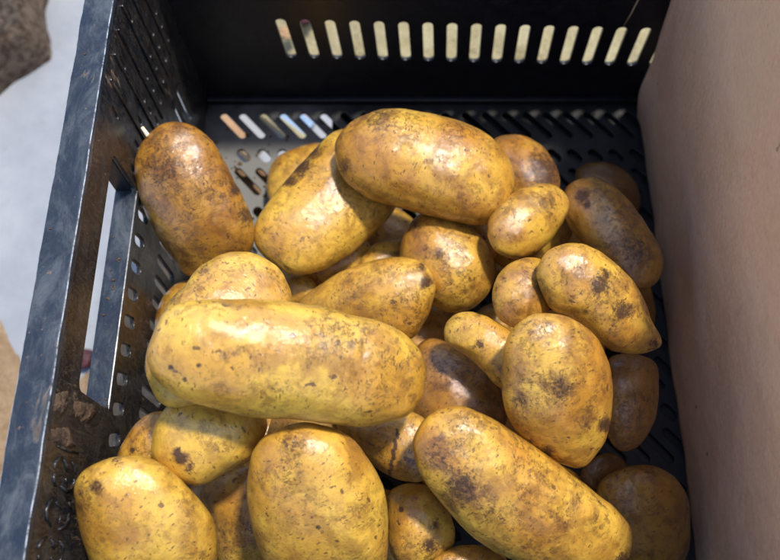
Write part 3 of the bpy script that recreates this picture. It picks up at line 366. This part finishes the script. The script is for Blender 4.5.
# brown coarse sack, top left
def sack():
    bm = bmesh.new()
    c = [Vector((-.187, .130, 0)), Vector((-.46, -.11, 0)), Vector((-.62, .26, 0)), Vector((-.212, .42, 0))]
    N = 90
    def P(u, v):
        return (c[0] * (1 - u) * (1 - v) + c[1] * u * (1 - v) + c[2] * u * v + c[3] * (1 - u) * v)
    H = .05
    top = {}
    for i in range(N + 1):
        for j in range(N + 1):
            u, v = i / N, j / N
            e = min(u, 1 - u, v, 1 - v)
            p = P(u, v)
            k = min(1, e / .03)
            z = H * math.sqrt(max(0, 1 - (1 - k) ** 2)) if k < 1 else H
            z += .004 * noise.fractal(p * 60, .6, 2.1, 5) * k
            p = p + Vector((noise.noise(p * 40) * .006, noise.noise(p * 40 + Vector((5, 5, 5))) * .006, 0))
            top[i, j] = bm.verts.new((p.x, p.y, GZ + z))
    for i in range(N):
        for j in range(N): bm.faces.new((top[i, j], top[i + 1, j], top[i + 1, j + 1], top[i, j + 1]))
    bmesh.ops.recalc_face_normals(bm, faces=bm.faces[:])
    me = bpy.data.meshes.new('sack'); bm.to_mesh(me); bm.free()
    return link('sack', me, M_SACK, smooth=True)
tag(sack(), 'brown coarse textured sack lying on the pale ground behind the crate', 'sack')

pal = tag(empty('wooden_pallet', (.14, -.2, GZ)), 'weathered wooden pallet under the black crate', 'pallet')
for (x0, x1, y0, y1) in ((.0, .35, -.15, -.045), (.0, .35, -.28, -.17), (.0, .35, -.44, -.31), (.102, .35, -.035, .028)):  # short last board added to darken the right-hand base slots
    link('deck_or_added_board', boxes_mesh('deck_or_added_board', [(x0, x1, y0, y1, -.034, -.0150)], .0015), M_WOOD, pal)
for x in (.02, .16, .30):
    link('bearer', boxes_mesh('bearer', [(x, x + .04, -.44, -.04 if x < .1 else .02, GZ, -.0345)], .0015), M_WOOD, pal)

def scrap(name, x0, x1, y0, y1, h, rz, mat, label, cat):
    o = link(name, boxes_mesh(name, [(-(x1 - x0) / 2, (x1 - x0) / 2, -(y1 - y0) / 2, (y1 - y0) / 2, 0, h)], .002), mat)
    o.location = ((x0 + x1) / 2, (y0 + y1) / 2, GZ); o.rotation_euler.z = rz
    return tag(o, label, cat)
scrap('wooden_stick', -.060, .018, .050, .066, .014, -.75, M_WOODO, 'orange brown wooden stick seen through the base slots at the far left corner', 'stick')
scrap('wooden_lath', -.010, .065, .054, .064, .010, -.70, M_SAND, 'pale wooden lath seen through the base slots beside the blue strip', 'lath')
scrap('plastic_strip', .012, .056, .060, .076, .006, -.62, M_BLUE, 'light blue plastic strip seen through the far left base slots', 'plastic strip')
def pebble(x, y, r, mat, label, cat, name, lift=0):
    bm = bmesh.new(); bmesh.ops.create_icosphere(bm, subdivisions=4, radius=1)
    for v in bm.verts:
        d = 1 + .22 * noise.noise(v.co * 1.6 + Vector((x * 90, y * 90, 0)))
        v.co = Vector((v.co.x * r * d, v.co.y * r * .8 * d, v.co.z * r * .6 * d))
    me = bpy.data.meshes.new(name); bm.to_mesh(me); bm.free()
    o = link(name, me, mat, smooth=True); o.location = (x, y, GZ + r * .55 + lift)
    return tag(o, label, cat)
pebble(.044, .158, .011, M_MAROON, 'maroon onion on the ground seen through the second slot from the left', 'onion', 'red_onion', .017)
pebble(.030, .142, .008, M_WOODO, 'reddish brown stone seen through the leftmost slot of the crate end', 'stone', 'stone', .017)
pebble(-.112, -.145, .010, M_MAROON, 'dark red onion on the ground seen through the crate hand hole', 'onion', 'red_onion')

# ------------------------------------------------------------------ the crate
H = .170; WC = .3045; YN = -.455
tilt = lambda x: -.029 * x
crate = tag(empty('potato_crate', (.14, -.2, -.014)), 'black plastic harvest crate with slotted sides and muddy blue black rim, full of potatoes', 'crate')
# left side panel: plane x = 0, outline in (y, z)
holes = [rrect(-.2405, -.1275, .1075, .1435, .004)]
y = -.1355
k = 0
while y > -.45:
    holes.append(stadium(y, .0945, .0058, .0150, R(96 + (k * 37 % 9))))
    y -= .0145; k += 1
for k in range(33):
    yy = -.036 - k * .0122
    if yy > -.44: holes.append(stadium(yy, .0485, .0056, .033, R(90)))
for k in range(8):                                       # small slots in the far half, above
    yy = -.020 - k * .0142
    if yy > -.122:
        holes.append(stadium(yy, .0925, .0034, .0085, R(90)))
        holes.append(stadium(yy - .001, .1045, .0030, .0062, R(90)))
        holes.append(stadium(yy - .001, .1160, .0030, .0075, R(90)))
        if k % 2 == 0: holes.append(stadium(yy - .003, .1480, .0028, .010, R(90)))
outline = [(0, -.014), (YN, -.014), (YN, H - .0045), (0, H - .0045)]
link('side_panel', plate_mesh('side_panel', outline, holes, .0026, lambda u, v, w: (-.0013 + w, u, v)), M_PANEL, crate)
link('side_panel', plate_mesh('side_panel', outline, [stadium(-.036 - k * .0122, .0485, .0056, .033, R(90)) for k in range(32)], .0026, lambda u, v, w: (WC + .0013 + w, u, v)), M_DARK, crate)
# vertical ribs standing out of the left panel
ribs = [(-.0008 + .0, .0009, -.0275 - k * .0142, -.0263 - k * .0142, .084, .160) for k in range(6)]
link('rib', boxes_mesh('rib', [(-.0005, .0011, a, b, z0, z1) for (_, _, a, b, z0, z1) in ribs], .0004), M_PANEL, crate)
# hand hole collar on the outside of the left panel: a real box frame 13 mm deep
y0, y1, z0, z1 = -.2405, -.1275, .1075, .1435
link('handle_frame', boxes_mesh('handle_frame', [(-.0112, .0004, y0, y1, z0 - .0030, z0 + .0004)], .0007), M_RIM, crate)
link('handle_collar', boxes_mesh('handle_collar', [(-.0110, -.0022, y1 - .0003, y1 + .0022, z0, z1), (-.0110, -.0022, y0 - .0022, y0 + .0003, z0, z1), (-.0110, -.0022, y0, y1, z1, z1 + .0022)], .0004), M_DARK, crate)
# far end panel: plane y = 0, outline in (x, z)
slots = []
for i in range(17):
    slots.append(stadium(.0627 + .01447 * i, .0625 - .0145 * i / 15, .0062, .0365, R(90 + 4 - .4 * i)))
link('end_panel', plate_mesh('end_panel', [(-.0024, -.016), (WC + .0024, -.022), (WC + .0024, H - .0045), (-.0024, H - .0045)], slots, .0028, lambda u, v, w: (u, .0014 + w, v), .0005), M_DARK, crate)
link('end_panel', plate_mesh('end_panel', [(-.0024, -.016), (WC + .0024, -.022), (WC + .0024, H - .0045), (-.0024, H - .0045)], slots, .0028, lambda u, v, w: (u, YN - .0014 + w, v), .0005), M_DARK, crate)
# base panel with rows of diagonal round-ended slots
bs = []
for r in range(16):
    for k in range(26):
        l = .0255 if r % 2 == 0 else .0115
        w = .0050 if r % 2 == 0 else .0060
        cy = -.0200 - r * .0215 - (0 if r % 2 == 0 else .002)
        cx = .0135 + k * .0137 + (.0 if r % 2 == 0 else .0095)
        if cx > WC - .010: continue
        if r == 0 and k == 0: cx += .001
        bs.append(stadium(cx + .004, cy, w, l, R(-48)))
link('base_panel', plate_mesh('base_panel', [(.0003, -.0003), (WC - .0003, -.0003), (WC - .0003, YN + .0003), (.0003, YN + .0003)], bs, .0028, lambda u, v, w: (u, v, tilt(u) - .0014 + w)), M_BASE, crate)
link('slot_light_blocker', boxes_mesh('slot_light_blocker', [(.084, WC - .0005, YN + .001, -.0008, -.0128, -.0118), (.0008, .0838, YN + .001, -.105, -.0058, -.0048)], .0002), M_DARK, crate)  # unseen plates added to block light from below and keep the slots dark
# ledge along the foot of the far end
lm = boxes_mesh('ledge', [(.0003, WC - .0003, -.0042, -.0002, .0002, .0052)], .0008)
for v in lm.vertices: v.co.z += tilt(v.co.x)
link('ledge', lm, M_DARK, crate)
# rim: flat top flange and outer lip, each side a part
def rim(name, bx, mat):
    me = boxes_mesh(name, bx, .0009, 3)
    bm = bmesh.new(); bm.from_mesh(me)                   # long sides cut up so the moulding can bow and wobble a little
    ax = 1 if bx[0][3] - bx[0][2] > bx[0][1] - bx[0][0] else 0
    lo, hi = bx[0][2 * ax], bx[0][2 * ax + 1]
    nrm = Vector((0, 1, 0)) if ax else Vector((1, 0, 0))
    for k in range(1, 60):
        bmesh.ops.bisect_plane(bm, geom=bm.verts[:] + bm.edges[:] + bm.faces[:], plane_co=nrm * (lo + (hi - lo) * k / 60), plane_no=nrm)
    for v in bm.verts:
        t = v.co[ax]; q = Vector((t * 55, 0, v.co[1 - ax] * 30))
        v.co[1 - ax] += .00045 * noise.noise(q) + .0003 * noise.noise(q * 4)
        v.co.z += .0003 * noise.noise(q * 1.7 + Vector((3, 1, 2)))
    bm.to_mesh(me); bm.free()
    return link(name, me, mat, crate)
rim('rim', [(-.0136, .0004, YN - .014, .014, H - .0045, H - .0001), (-.0136, -.0110, YN - .014, .014, H - .016, H - .0047)], M_RIM)
rim('rim', [(WC - .0004, WC + .014, YN - .014, .014, H - .0045, H), (WC + .0112, WC + .014, YN - .014, .014, H - .016, H - .0047)], M_RIM)
rim('rim', [(.0006, WC - .0006, -.0004, .014, H - .0045, H - .0002), (.0006, WC - .0006, .0112, .0139, H - .016, H - .0047)], M_RIM)
rim('rim', [(.0006, WC - .0006, YN - .014, YN + .0004, H - .0045, H - .0002)], M_RIM)
# raised moulded marks on the inside of the left panel
MARKS = [
 [[(-.2752,.156),(-.2731,.1559),(-.271,.1535),(-.2698,.1501)],[(-.2704,.1483),(-.272,.145),(-.2743,.1432)],[(-.2699,.1401),(-.2712,.1362),(-.2736,.1353)],[(-.2769,.1553),(-.2793,.155),(-.2813,.1521)],[(-.2806,.1476),(-.2817,.1423),(-.2804,.1378),(-.2774,.1345),(-.2761,.1361)],[(-.277,.1441),(-.2787,.1428)]],
 [[(-.2856,.152),(-.2879,.1557),(-.2911,.1574),(-.2938,.1558),(-.2962,.151)],[(-.2967,.1437),(-.295,.1389),(-.2922,.1357),(-.2897,.136)],[(-.2871,.1499),(-.2888,.1445)],[(-.2855,.1376),(-.2876,.1341)],[(-.2912,.1436),(-.2943,.144)]],
 [[(-.3051,.1593),(-.3028,.1582),(-.3004,.1539)],[(-.3008,.1492),(-.3023,.1465),(-.304,.1452)],[(-.3007,.1409),(-.3021,.1371),(-.3039,.1364)],[(-.3073,.1584),(-.3091,.1569)],[(-.3071,.1468),(-.3087,.1447)],[(-.3057,.1364),(-.3082,.138)]],
 [[(-.2665,.1562),(-.2662,.1449),(-.2654,.1349)]]]
for mk in MARKS:
    link('moulded_mark', tube_mesh('moulded_mark', [[(.0002, a, b) for a, b in st] for st in mk], .00075, 8), M_PANEL, crate, smooth=True)
def mudpatch(poly, seed):
    cy = sum(p[0] for p in poly) / len(poly); cz = sum(p[1] for p in poly) / len(poly)
    bm = bmesh.new(); N = 48; rings = []
    c0 = bm.verts.new((.0016, cy, cz))
    for k in range(1, 11):
        ring = []
        for i in range(N):
            t = i / N * len(poly); a, b = poly[int(t) % len(poly)], poly[(int(t) + 1) % len(poly)]; fr = t - int(t)
            q = (a[0] + (b[0] - a[0]) * fr, a[1] + (b[1] - a[1]) * fr)
            s_ = k / 10 * (1 + .16 * noise.noise(Vector((q[0] * 400, q[1] * 400, seed))))
            yy, zz = cy + (q[0] - cy) * s_, cz + (q[1] - cz) * s_
            h = (1 - (k / 10) ** 4) * .0016 + .0012 * noise.fractal(Vector((yy * 260, zz * 260, seed)), .8, 2, 4) * (1 - k / 10.5)
            ring.append(bm.verts.new((-.0003 + max(h, 0), yy, zz)))
        rings.append(ring)
    for i in range(N): bm.faces.new((c0, rings[0][i], rings[0][(i + 1) % N]))
    for A, B in zip(rings, rings[1:]):
        for i in range(N): bm.faces.new((A[i], B[i], B[(i + 1) % N], A[(i + 1) % N]))
    bmesh.ops.recalc_face_normals(bm, faces=bm.faces[:])
    me = bpy.data.meshes.new('dried_mud'); bm.to_mesh(me); bm.free()
    return link('dried_mud', me, M_MUD, crate, smooth=True)
for i, p in enumerate(([(-.2478,.165),(-.2433,.1537),(-.2494,.1514),(-.2547,.1575),(-.255,.165)], [(-.2458,.1476),(-.2420,.1243),(-.2446,.1203),(-.2526,.1307),(-.2521,.1435)], [(-.2614,.1645),(-.2572,.1484),(-.2632,.1378),(-.2662,.1482),(-.2659,.1616)])):
    mudpatch(p, i * 3.1)

# ------------------------------------------------------------------ cardboard sheet
def cardboard():
    bm = bmesh.new(); NY, NZ = 110, 64; T = .004
    ztop = .245
    def X(y, z):
        x = .2915 - .075 * z
        x += .0016 * noise.noise(Vector((y * 18, z * 10, 1.5))) + .0006 * noise.noise(Vector((y * 60, z * 35, 4.)))
        d = -y - .002
        x += .006 * math.exp(-((d) / .006) ** 2) - .0016 * math.exp(-((d - .013) / .006) ** 2)
        x -= .004 * math.exp(-((z - .018) / .022) ** 2) * math.exp(-(d / .03) ** 2)
        return x
    A = [[None] * (NZ + 1) for _ in range(NY + 1)]; B = [[None] * (NZ + 1) for _ in range(NY + 1)]
    for i in range(NY + 1):
        y = -.0016 - (.448) * (i / NY) ** 1.3
        for j in range(NZ + 1):
            z = -.0075 + (ztop + .0075) * j / NZ
            z2 = z + (.004 * noise.noise(Vector((y * 12, 0, 3))) if j == NZ else 0)
            A[i][j] = bm.verts.new((X(y, z), y, z2)); B[i][j] = bm.verts.new((X(y, z) + T, y, z2))
    for i in range(NY):
        for j in range(NZ):
            bm.faces.new((A[i][j], A[i][j + 1], A[i + 1][j + 1], A[i + 1][j])); bm.faces.new((B[i][j], B[i + 1][j], B[i + 1][j + 1], B[i][j + 1]))
        bm.faces.new((A[i][NZ], B[i][NZ], B[i + 1][NZ], A[i + 1][NZ])); bm.faces.new((A[i][0], A[i + 1][0], B[i + 1][0], B[i][0]))
    for j in range(NZ):
        bm.faces.new((A[0][j], B[0][j], B[0][j + 1], A[0][j + 1])); bm.faces.new((A[NY][j], A[NY][j + 1], B[NY][j + 1], B[NY][j]))
    bmesh.ops.recalc_face_normals(bm, faces=bm.faces[:])
    me = bpy.data.meshes.new('cardboard_sheet'); bm.to_mesh(me); bm.free()
    return link('cardboard_sheet', me, M_CARD, smooth=True)
tag(cardboard(), 'tall sheet of pinkish brown cardboard standing along the right side of the crate', 'cardboard')

tag(link('straw', tube_mesh('straw', [[(.2655, -.0010, .0700), (.2670, -.0022, .083), (.2682, -.0030, .098), (.2690, -.0012, .112), (.2700, .004, .1700)]], .00045, 6), M_STRAW, smooth=True), 'thin dry straw hanging over the dark far end of the crate', 'straw')

# ------------------------------------------------------------------ potatoes
def spline(pts, n=14):
    o = []; N = len(pts)
    for i in range(N):
        p0, p1, p2, p3 = (Vector(pts[(i + k) % N]) for k in (-1, 0, 1, 2))
        for j in range(n):
            t = j / n
            o.append(.5 * ((2 * p1) + (-p0 + p2) * t + (2 * p0 - 5 * p1 + 4 * p2 - p3) * t * t + (-p0 + 3 * p1 - 3 * p2 + p3) * t ** 3))
    return o

def potato_mesh(key, idx):
    ctr, q, a, b, c, rs, sh, pts, spots = POTATO_SHAPES[key]
    # outline as a radius by direction, relative to the ellipse a x b
    sp = spline([(p[0], p[1]) for p in pts])
    NT_ = 256
    pol = sorted((math.atan2(p.y / b, p.x / a), math.hypot(p.x / a, p.y / b)) for p in sp)
    ks = []
    for i in range(NT_):
        t = -math.pi + 2 * math.pi * i / NT_
        lo = hi = None
        for u, r in pol:
            if u <= t: lo = (u, r)
            if u > t: hi = (u, r); break
        if lo is None: lo = (pol[-1][0] - 2 * math.pi, pol[-1][1])
        if hi is None: hi = (pol[0][0] + 2 * math.pi, pol[0][1])
        f = (t - lo[0]) / max(hi[0] - lo[0], 1e-6)
        ks.append(lo[1] + (hi[1] - lo[1]) * f)
    for _ in range(5): ks = [(ks[i - 1] + 2 * ks[i] + ks[(i + 1) % NT_]) / 4 for i in range(NT_)]
    def K(t):
        x = (t + math.pi) / (2 * math.pi) * NT_; i = int(x) % NT_; f = x - int(x)
        return ks[i] * (1 - f) + ks[(i + 1) % NT_] * f
    size = a
    bm = bmesh.new(); bmesh.ops.create_icosphere(bm, subdivisions=7 if a > 38 else 6, radius=1)
    lay = bm.verts.layers.float.new('scab')
    rnd = random.Random(idx * 17 + 3)
    seed = Vector((idx * 3.7, idx * 1.9, idx * 5.3))
    # a few eyes: shallow brown dents
    eyes = []
    for _ in range(9):
        d = Vector((rnd.gauss(0, 1), rnd.gauss(0, 1), rnd.gauss(0, 1))).normalized()
        eyes.append((d, rnd.uniform(.05, .10) * (28 / b) ** .5, rnd.uniform(.25, .75)))
    for v in bm.verts:
        d = v.co.normalized()
        rho = math.hypot(d.x, d.y)
        k = K(math.atan2(d.y, d.x)) if rho > 1e-6 else 1
        kk = 1 + (k - 1) * min(1, rho * 1.5)
        # squarer shoulders than an ellipsoid
        rz = d.z
        px, py, pz = a * d.x * kk, b * d.y * kk, c * rz
        P = Vector((px, py, pz))
        n = Vector((d.x / a, d.y / b, d.z / c)).normalized()
        lump = .045 * b * noise.noise(P * (.9 / b) + seed) * (1 - rho ** 6 * .7) + .022 * b * noise.noise(P * (2.6 / b) + seed) + .0045 * b * noise.noise(P * (8 / b) + seed)
        scab = 0.
        for e, er, es in eyes:
            if d.dot(e) > .9:
                dist = (Vector((d.x * a, d.y * b, d.z * c)) - Vector((e.x * a, e.y * b, e.z * c)))
                # eyes are wider across the tuber than along it
                dd = math.hypot(dist.x * 1.6, math.hypot(dist.y, dist.z) * .8) / (er * 28 * 1.5)
                if dd < 2.2:
                    lump -= .035 * b * es * math.exp(-dd * dd * 1.6)
                    scab = max(scab, es * math.exp(-dd * dd * 3.) * .75)
        if pz > -c * .35:
            for sx, sy, sr, ss in spots:
                dd = math.hypot(px - sx, py - sy) / sr
                if dd < 1.5: scab = max(scab, ss * (1 - max(0, min(1, (dd - .2) / 1.2)) ** 1.2))
        P += n * lump
        # depth runs along the line of sight it was measured on; the tuber also leans
        depth = sh[0] * px + sh[1] * py
        w = P.z - depth
        v.co = Vector((P.x - rs[0] * w, P.y - rs[1] * w, w)) * .001
        v[lay] = scab
    me = bpy.data.meshes.new('potato'); bm.to_mesh(me); bm.free()
    return me

# key: (label, tone, dirt, wet, dull)
POTATOES = {
 '13': ('biggest long yellow potato lying crosswise on top of the heap at the left', .2, .42, 1., 0),
 '4': ('large long golden potato lying on top of the heap nearest the slotted far end', .45, .45, .7, 0),
 '23': ('long yellow potato slanting down to the lower right, muddy along its lower side', .4, .55, .9, 0),
 '1': ('golden brown potato with a pale sprout at its tip, leaning on the left crate side', 1., .8, .8, .25),
 '24': ('large oval pale yellow potato standing upright below the biggest potato', .22, .38, .75, 0),
 '30': ('round pale potato in the bottom left corner of the crate', .25, .3, .8, 0),
 '19': ('squarish yellow potato with muddy shiny middle right of the centre', .5, .6, 1., 0),
 '2': ('fat yellow potato with a dark earthy ridge tucked under the large far potato', .12, .3, .8, 0),
 '14': ('smooth yellow potato directly behind the left end of the biggest potato', .12, .22, .8, 0),
 '28': ('small yellow potato with a dark scab under the biggest potato at the left', .05, .12, 1., 0),
 '12': ('yellow potato with a dark scab on its right tip, behind the biggest potato', .35, .38, .7, 0),
 '9': ('pear shaped yellow potato pointing at the cardboard, with brown patches', .45, .55, .7, 0),
 '11': ('round brownish yellow potato in the middle below the large far potato', .6, .55, .7, .05),
 '6': ('small smooth oval golden potato right of the large far potato', .5, .2, .9, .03),
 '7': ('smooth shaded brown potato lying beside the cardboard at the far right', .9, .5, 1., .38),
 '10': ('small roundish brown yellow potato left of the pear shaped potato', .7, .5, .6, .15),
 '5': ('wet golden brown potato half hidden behind the right end of the large far potato', .8, .6, 1., .14),
 '3': ('small yellow potato nearest the lit corner of the base, behind the ridged fat potato', .4, .45, .5, .05),
 '17': ('small pale yellow finger shaped potato left of the squarish potato', .15, .4, .6, 0),
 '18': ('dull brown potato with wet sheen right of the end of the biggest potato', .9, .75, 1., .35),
 '27': ('brown potato with a dark crack between the biggest potato and the long muddy one', .6, .55, .9, .12),
 '31': ('dirty yellow potato squeezed between the two pale bottom left potatoes', .4, .6, .4, .05),
 '25': ('small spotted yellow potato between the large upright and long muddy ones', .35, .55, .7, .03),
 '26': ('potato cut off by the bottom edge of the picture below the long muddy one', .5, .7, .5, .08),
 '29': ('yellow potato half hidden behind the round bottom left potato against the crate side', .45, .45, .6, .05),
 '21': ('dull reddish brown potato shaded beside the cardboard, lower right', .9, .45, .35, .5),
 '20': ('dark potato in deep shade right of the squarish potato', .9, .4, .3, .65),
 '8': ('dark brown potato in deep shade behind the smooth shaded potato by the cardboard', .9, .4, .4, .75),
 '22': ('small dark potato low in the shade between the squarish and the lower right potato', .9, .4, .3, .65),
 '33': ('shaded potato underneath the ridged fat potato', .5, .5, .5, .1),
 '32': ('small greenish yellow potato tip between the large far potato and the small oval one', .2, .4, .5, .05),
 '15': ('tiny yellow potato showing between the fat potato and the smooth one behind the biggest', .3, .4, .5, 0),
 '16': ('shiny yellow potato peeping out left of the round brownish potato', .4, .5, .8, .05),
}
DEEP = 'small patch of a potato deep in a dark gap of the heap'
for i, key in enumerate(POTATO_SHAPES):
    ctr, q = POTATO_SHAPES[key][:2]
    label, tone, dirt, wet, dull = POTATOES.get(key, (DEEP, .5, .5, .5, .12))
    ob = link('potato', potato_mesh(key, i), potato_material(i, tone, dirt, wet, dull), smooth=True)
    ob.location = ctr; ob.rotation_mode = 'QUATERNION'; ob.rotation_quaternion = Quaternion(q)
    tag(ob, label, 'potato', 'potatoes deep in the gaps of the heap' if label is DEEP else 'potatoes heaped in the crate')
    if key == '1':
        _, _, a, b, c, rs, sh, pts, _ = POTATO_SHAPES[key]
        p = Vector(pts[14]) * .001; d = p.normalized()
        p0 = p - d * .003; w = -(sh[0] * p.x + sh[1] * p.y) 
        path = [Vector((p0.x + d.x * t, p0.y + d.y * t, 0)) for t in (0, .0025, .005, .0075)]
        path = [(v.x - rs[0] * w, v.y - rs[1] * w, w + k * .0003) for k, v in enumerate(path)]
        s_ = bpy.data.objects.new('sprout', tube_mesh('sprout', [path], lambda t: .0014 * (1 - .35 * t), 10))
        s_.data.materials.append(M_SPROUT); s_.data.polygons.foreach_set('use_smooth', [True] * len(s_.data.polygons))
        COL.objects.link(s_); s_.parent = ob

# loose soil crumbs on the base and on the handle rail
def crumbs():
    rnd = random.Random(5); bm = bmesh.new()
    def crumb(x, y, z, r):
        b2 = bmesh.new(); bmesh.ops.create_icosphere(b2, subdivisions=2, radius=1)
        o = Vector((rnd.random() * 50, rnd.random() * 50, 0)); sx = rnd.uniform(.7, 1.3)
        for v in b2.verts:
            d = 1 + .5 * noise.noise(v.co * 1.7 + o); v.co = Vector((x + v.co.x * r * d * sx, y + v.co.y * r * d, z + r * .45 + v.co.z * r * .6 * d))
        t = bpy.data.meshes.new('t'); b2.to_mesh(t); b2.free(); bm.from_mesh(t); bpy.data.meshes.remove(t)
    def blocked(x, y):
        for sl in bs:
            cx = sum(p[0] for p in sl) / len(sl); cy = sum(p[1] for p in sl) / len(sl)
            if abs(x - cx) < .010 and abs(y - cy) < .012:
                a = R(-48); u = (x - cx) * math.cos(a) + (y - cy) * math.sin(a); w = -(x - cx) * math.sin(a) + (y - cy) * math.cos(a)
                if abs(w) < .0034 and abs(u) < .0135: return True
        return False
    n = 0
    while n < 170:
        x, y = (rnd.uniform(.006, .085), rnd.uniform(-.10, -.008)) if n < 90 else (rnd.uniform(.10, .283), rnd.uniform(-.34, -.008))
        if blocked(x, y): continue
        crumb(x, y, tilt(x), rnd.uniform(.0004, .0011) * (1.6 if rnd.random() < .1 else 1)); n += 1
    for k in range(14): crumb(rnd.uniform(-.0095, -.001), rnd.uniform(-.238, -.13), .1079, rnd.uniform(.0003, .0007))
    for k in range(9): crumb(rnd.uniform(-.0125, -.0008), rnd.uniform(-.33, -.02), H - .0001, rnd.uniform(.0002, .0006))
    me = bpy.data.meshes.new('soil_crumbs'); bm.to_mesh(me); bm.free()
    return link('soil_crumbs', me, M_MUD, smooth=True)
tag(crumbs(), 'loose brown soil crumbs scattered over the crate base and rim', kind='stuff')

# ------------------------------------------------------------------ camera
f_px, W_px = 842., 780.
cd = bpy.data.cameras.new('camera'); cam = bpy.data.objects.new('camera', cd); COL.objects.link(cam)
rows = ((.9994533, .00999037, .03151653), (.00270345, .92536715, -.37906243), (-.03295134, .3789404, .92483425))
cam.matrix_world = Matrix.Translation((.14086591, -.33079126, .48026039)) @ Matrix(rows).to_4x4()
cd.sensor_fit = 'HORIZONTAL'; cd.sensor_width = 36; cd.lens = f_px / W_px * 36
cd.clip_start = .01; cd.clip_end = 200
cd.dof.use_dof = True; cd.dof.focus_distance = .375; cd.dof.aperture_fstop = 9.5; cd.dof.aperture_blades = 0
scene.camera = cam

# ------------------------------------------------------------------ light
sd = Vector((.29, .23, 1.)).normalized()
world = bpy.data.worlds.new('World'); scene.world = world; world.use_nodes = True
nt = world.node_tree; bg = nt.nodes['Background']
sky = nt.nodes.new('ShaderNodeTexSky'); sky.sky_type = 'NISHITA'; sky.sun_disc = False
sky.sun_elevation = math.asin(sd.z); sky.sun_rotation = math.atan2(sd.x, sd.y)
nt.links.new(sky.outputs[0], bg.inputs[0]); bg.inputs[1].default_value = .15
ld = bpy.data.lights.new('sun', 'SUN'); ld.energy = 2.45; ld.angle = R(5); ld.color = (1, .94, .83)
lo = bpy.data.objects.new('sun', ld); COL.objects.link(lo); lo.rotation_euler = sd.to_track_quat('Z', 'Y').to_euler()
vs = scene.view_settings
vs.view_transform = 'Standard'; vs.look = 'None'; vs.gamma = 1; vs.exposure = .86
scene.cycles.max_bounces = 8
scene.render.resolution_x, scene.render.resolution_y = 1024, 735
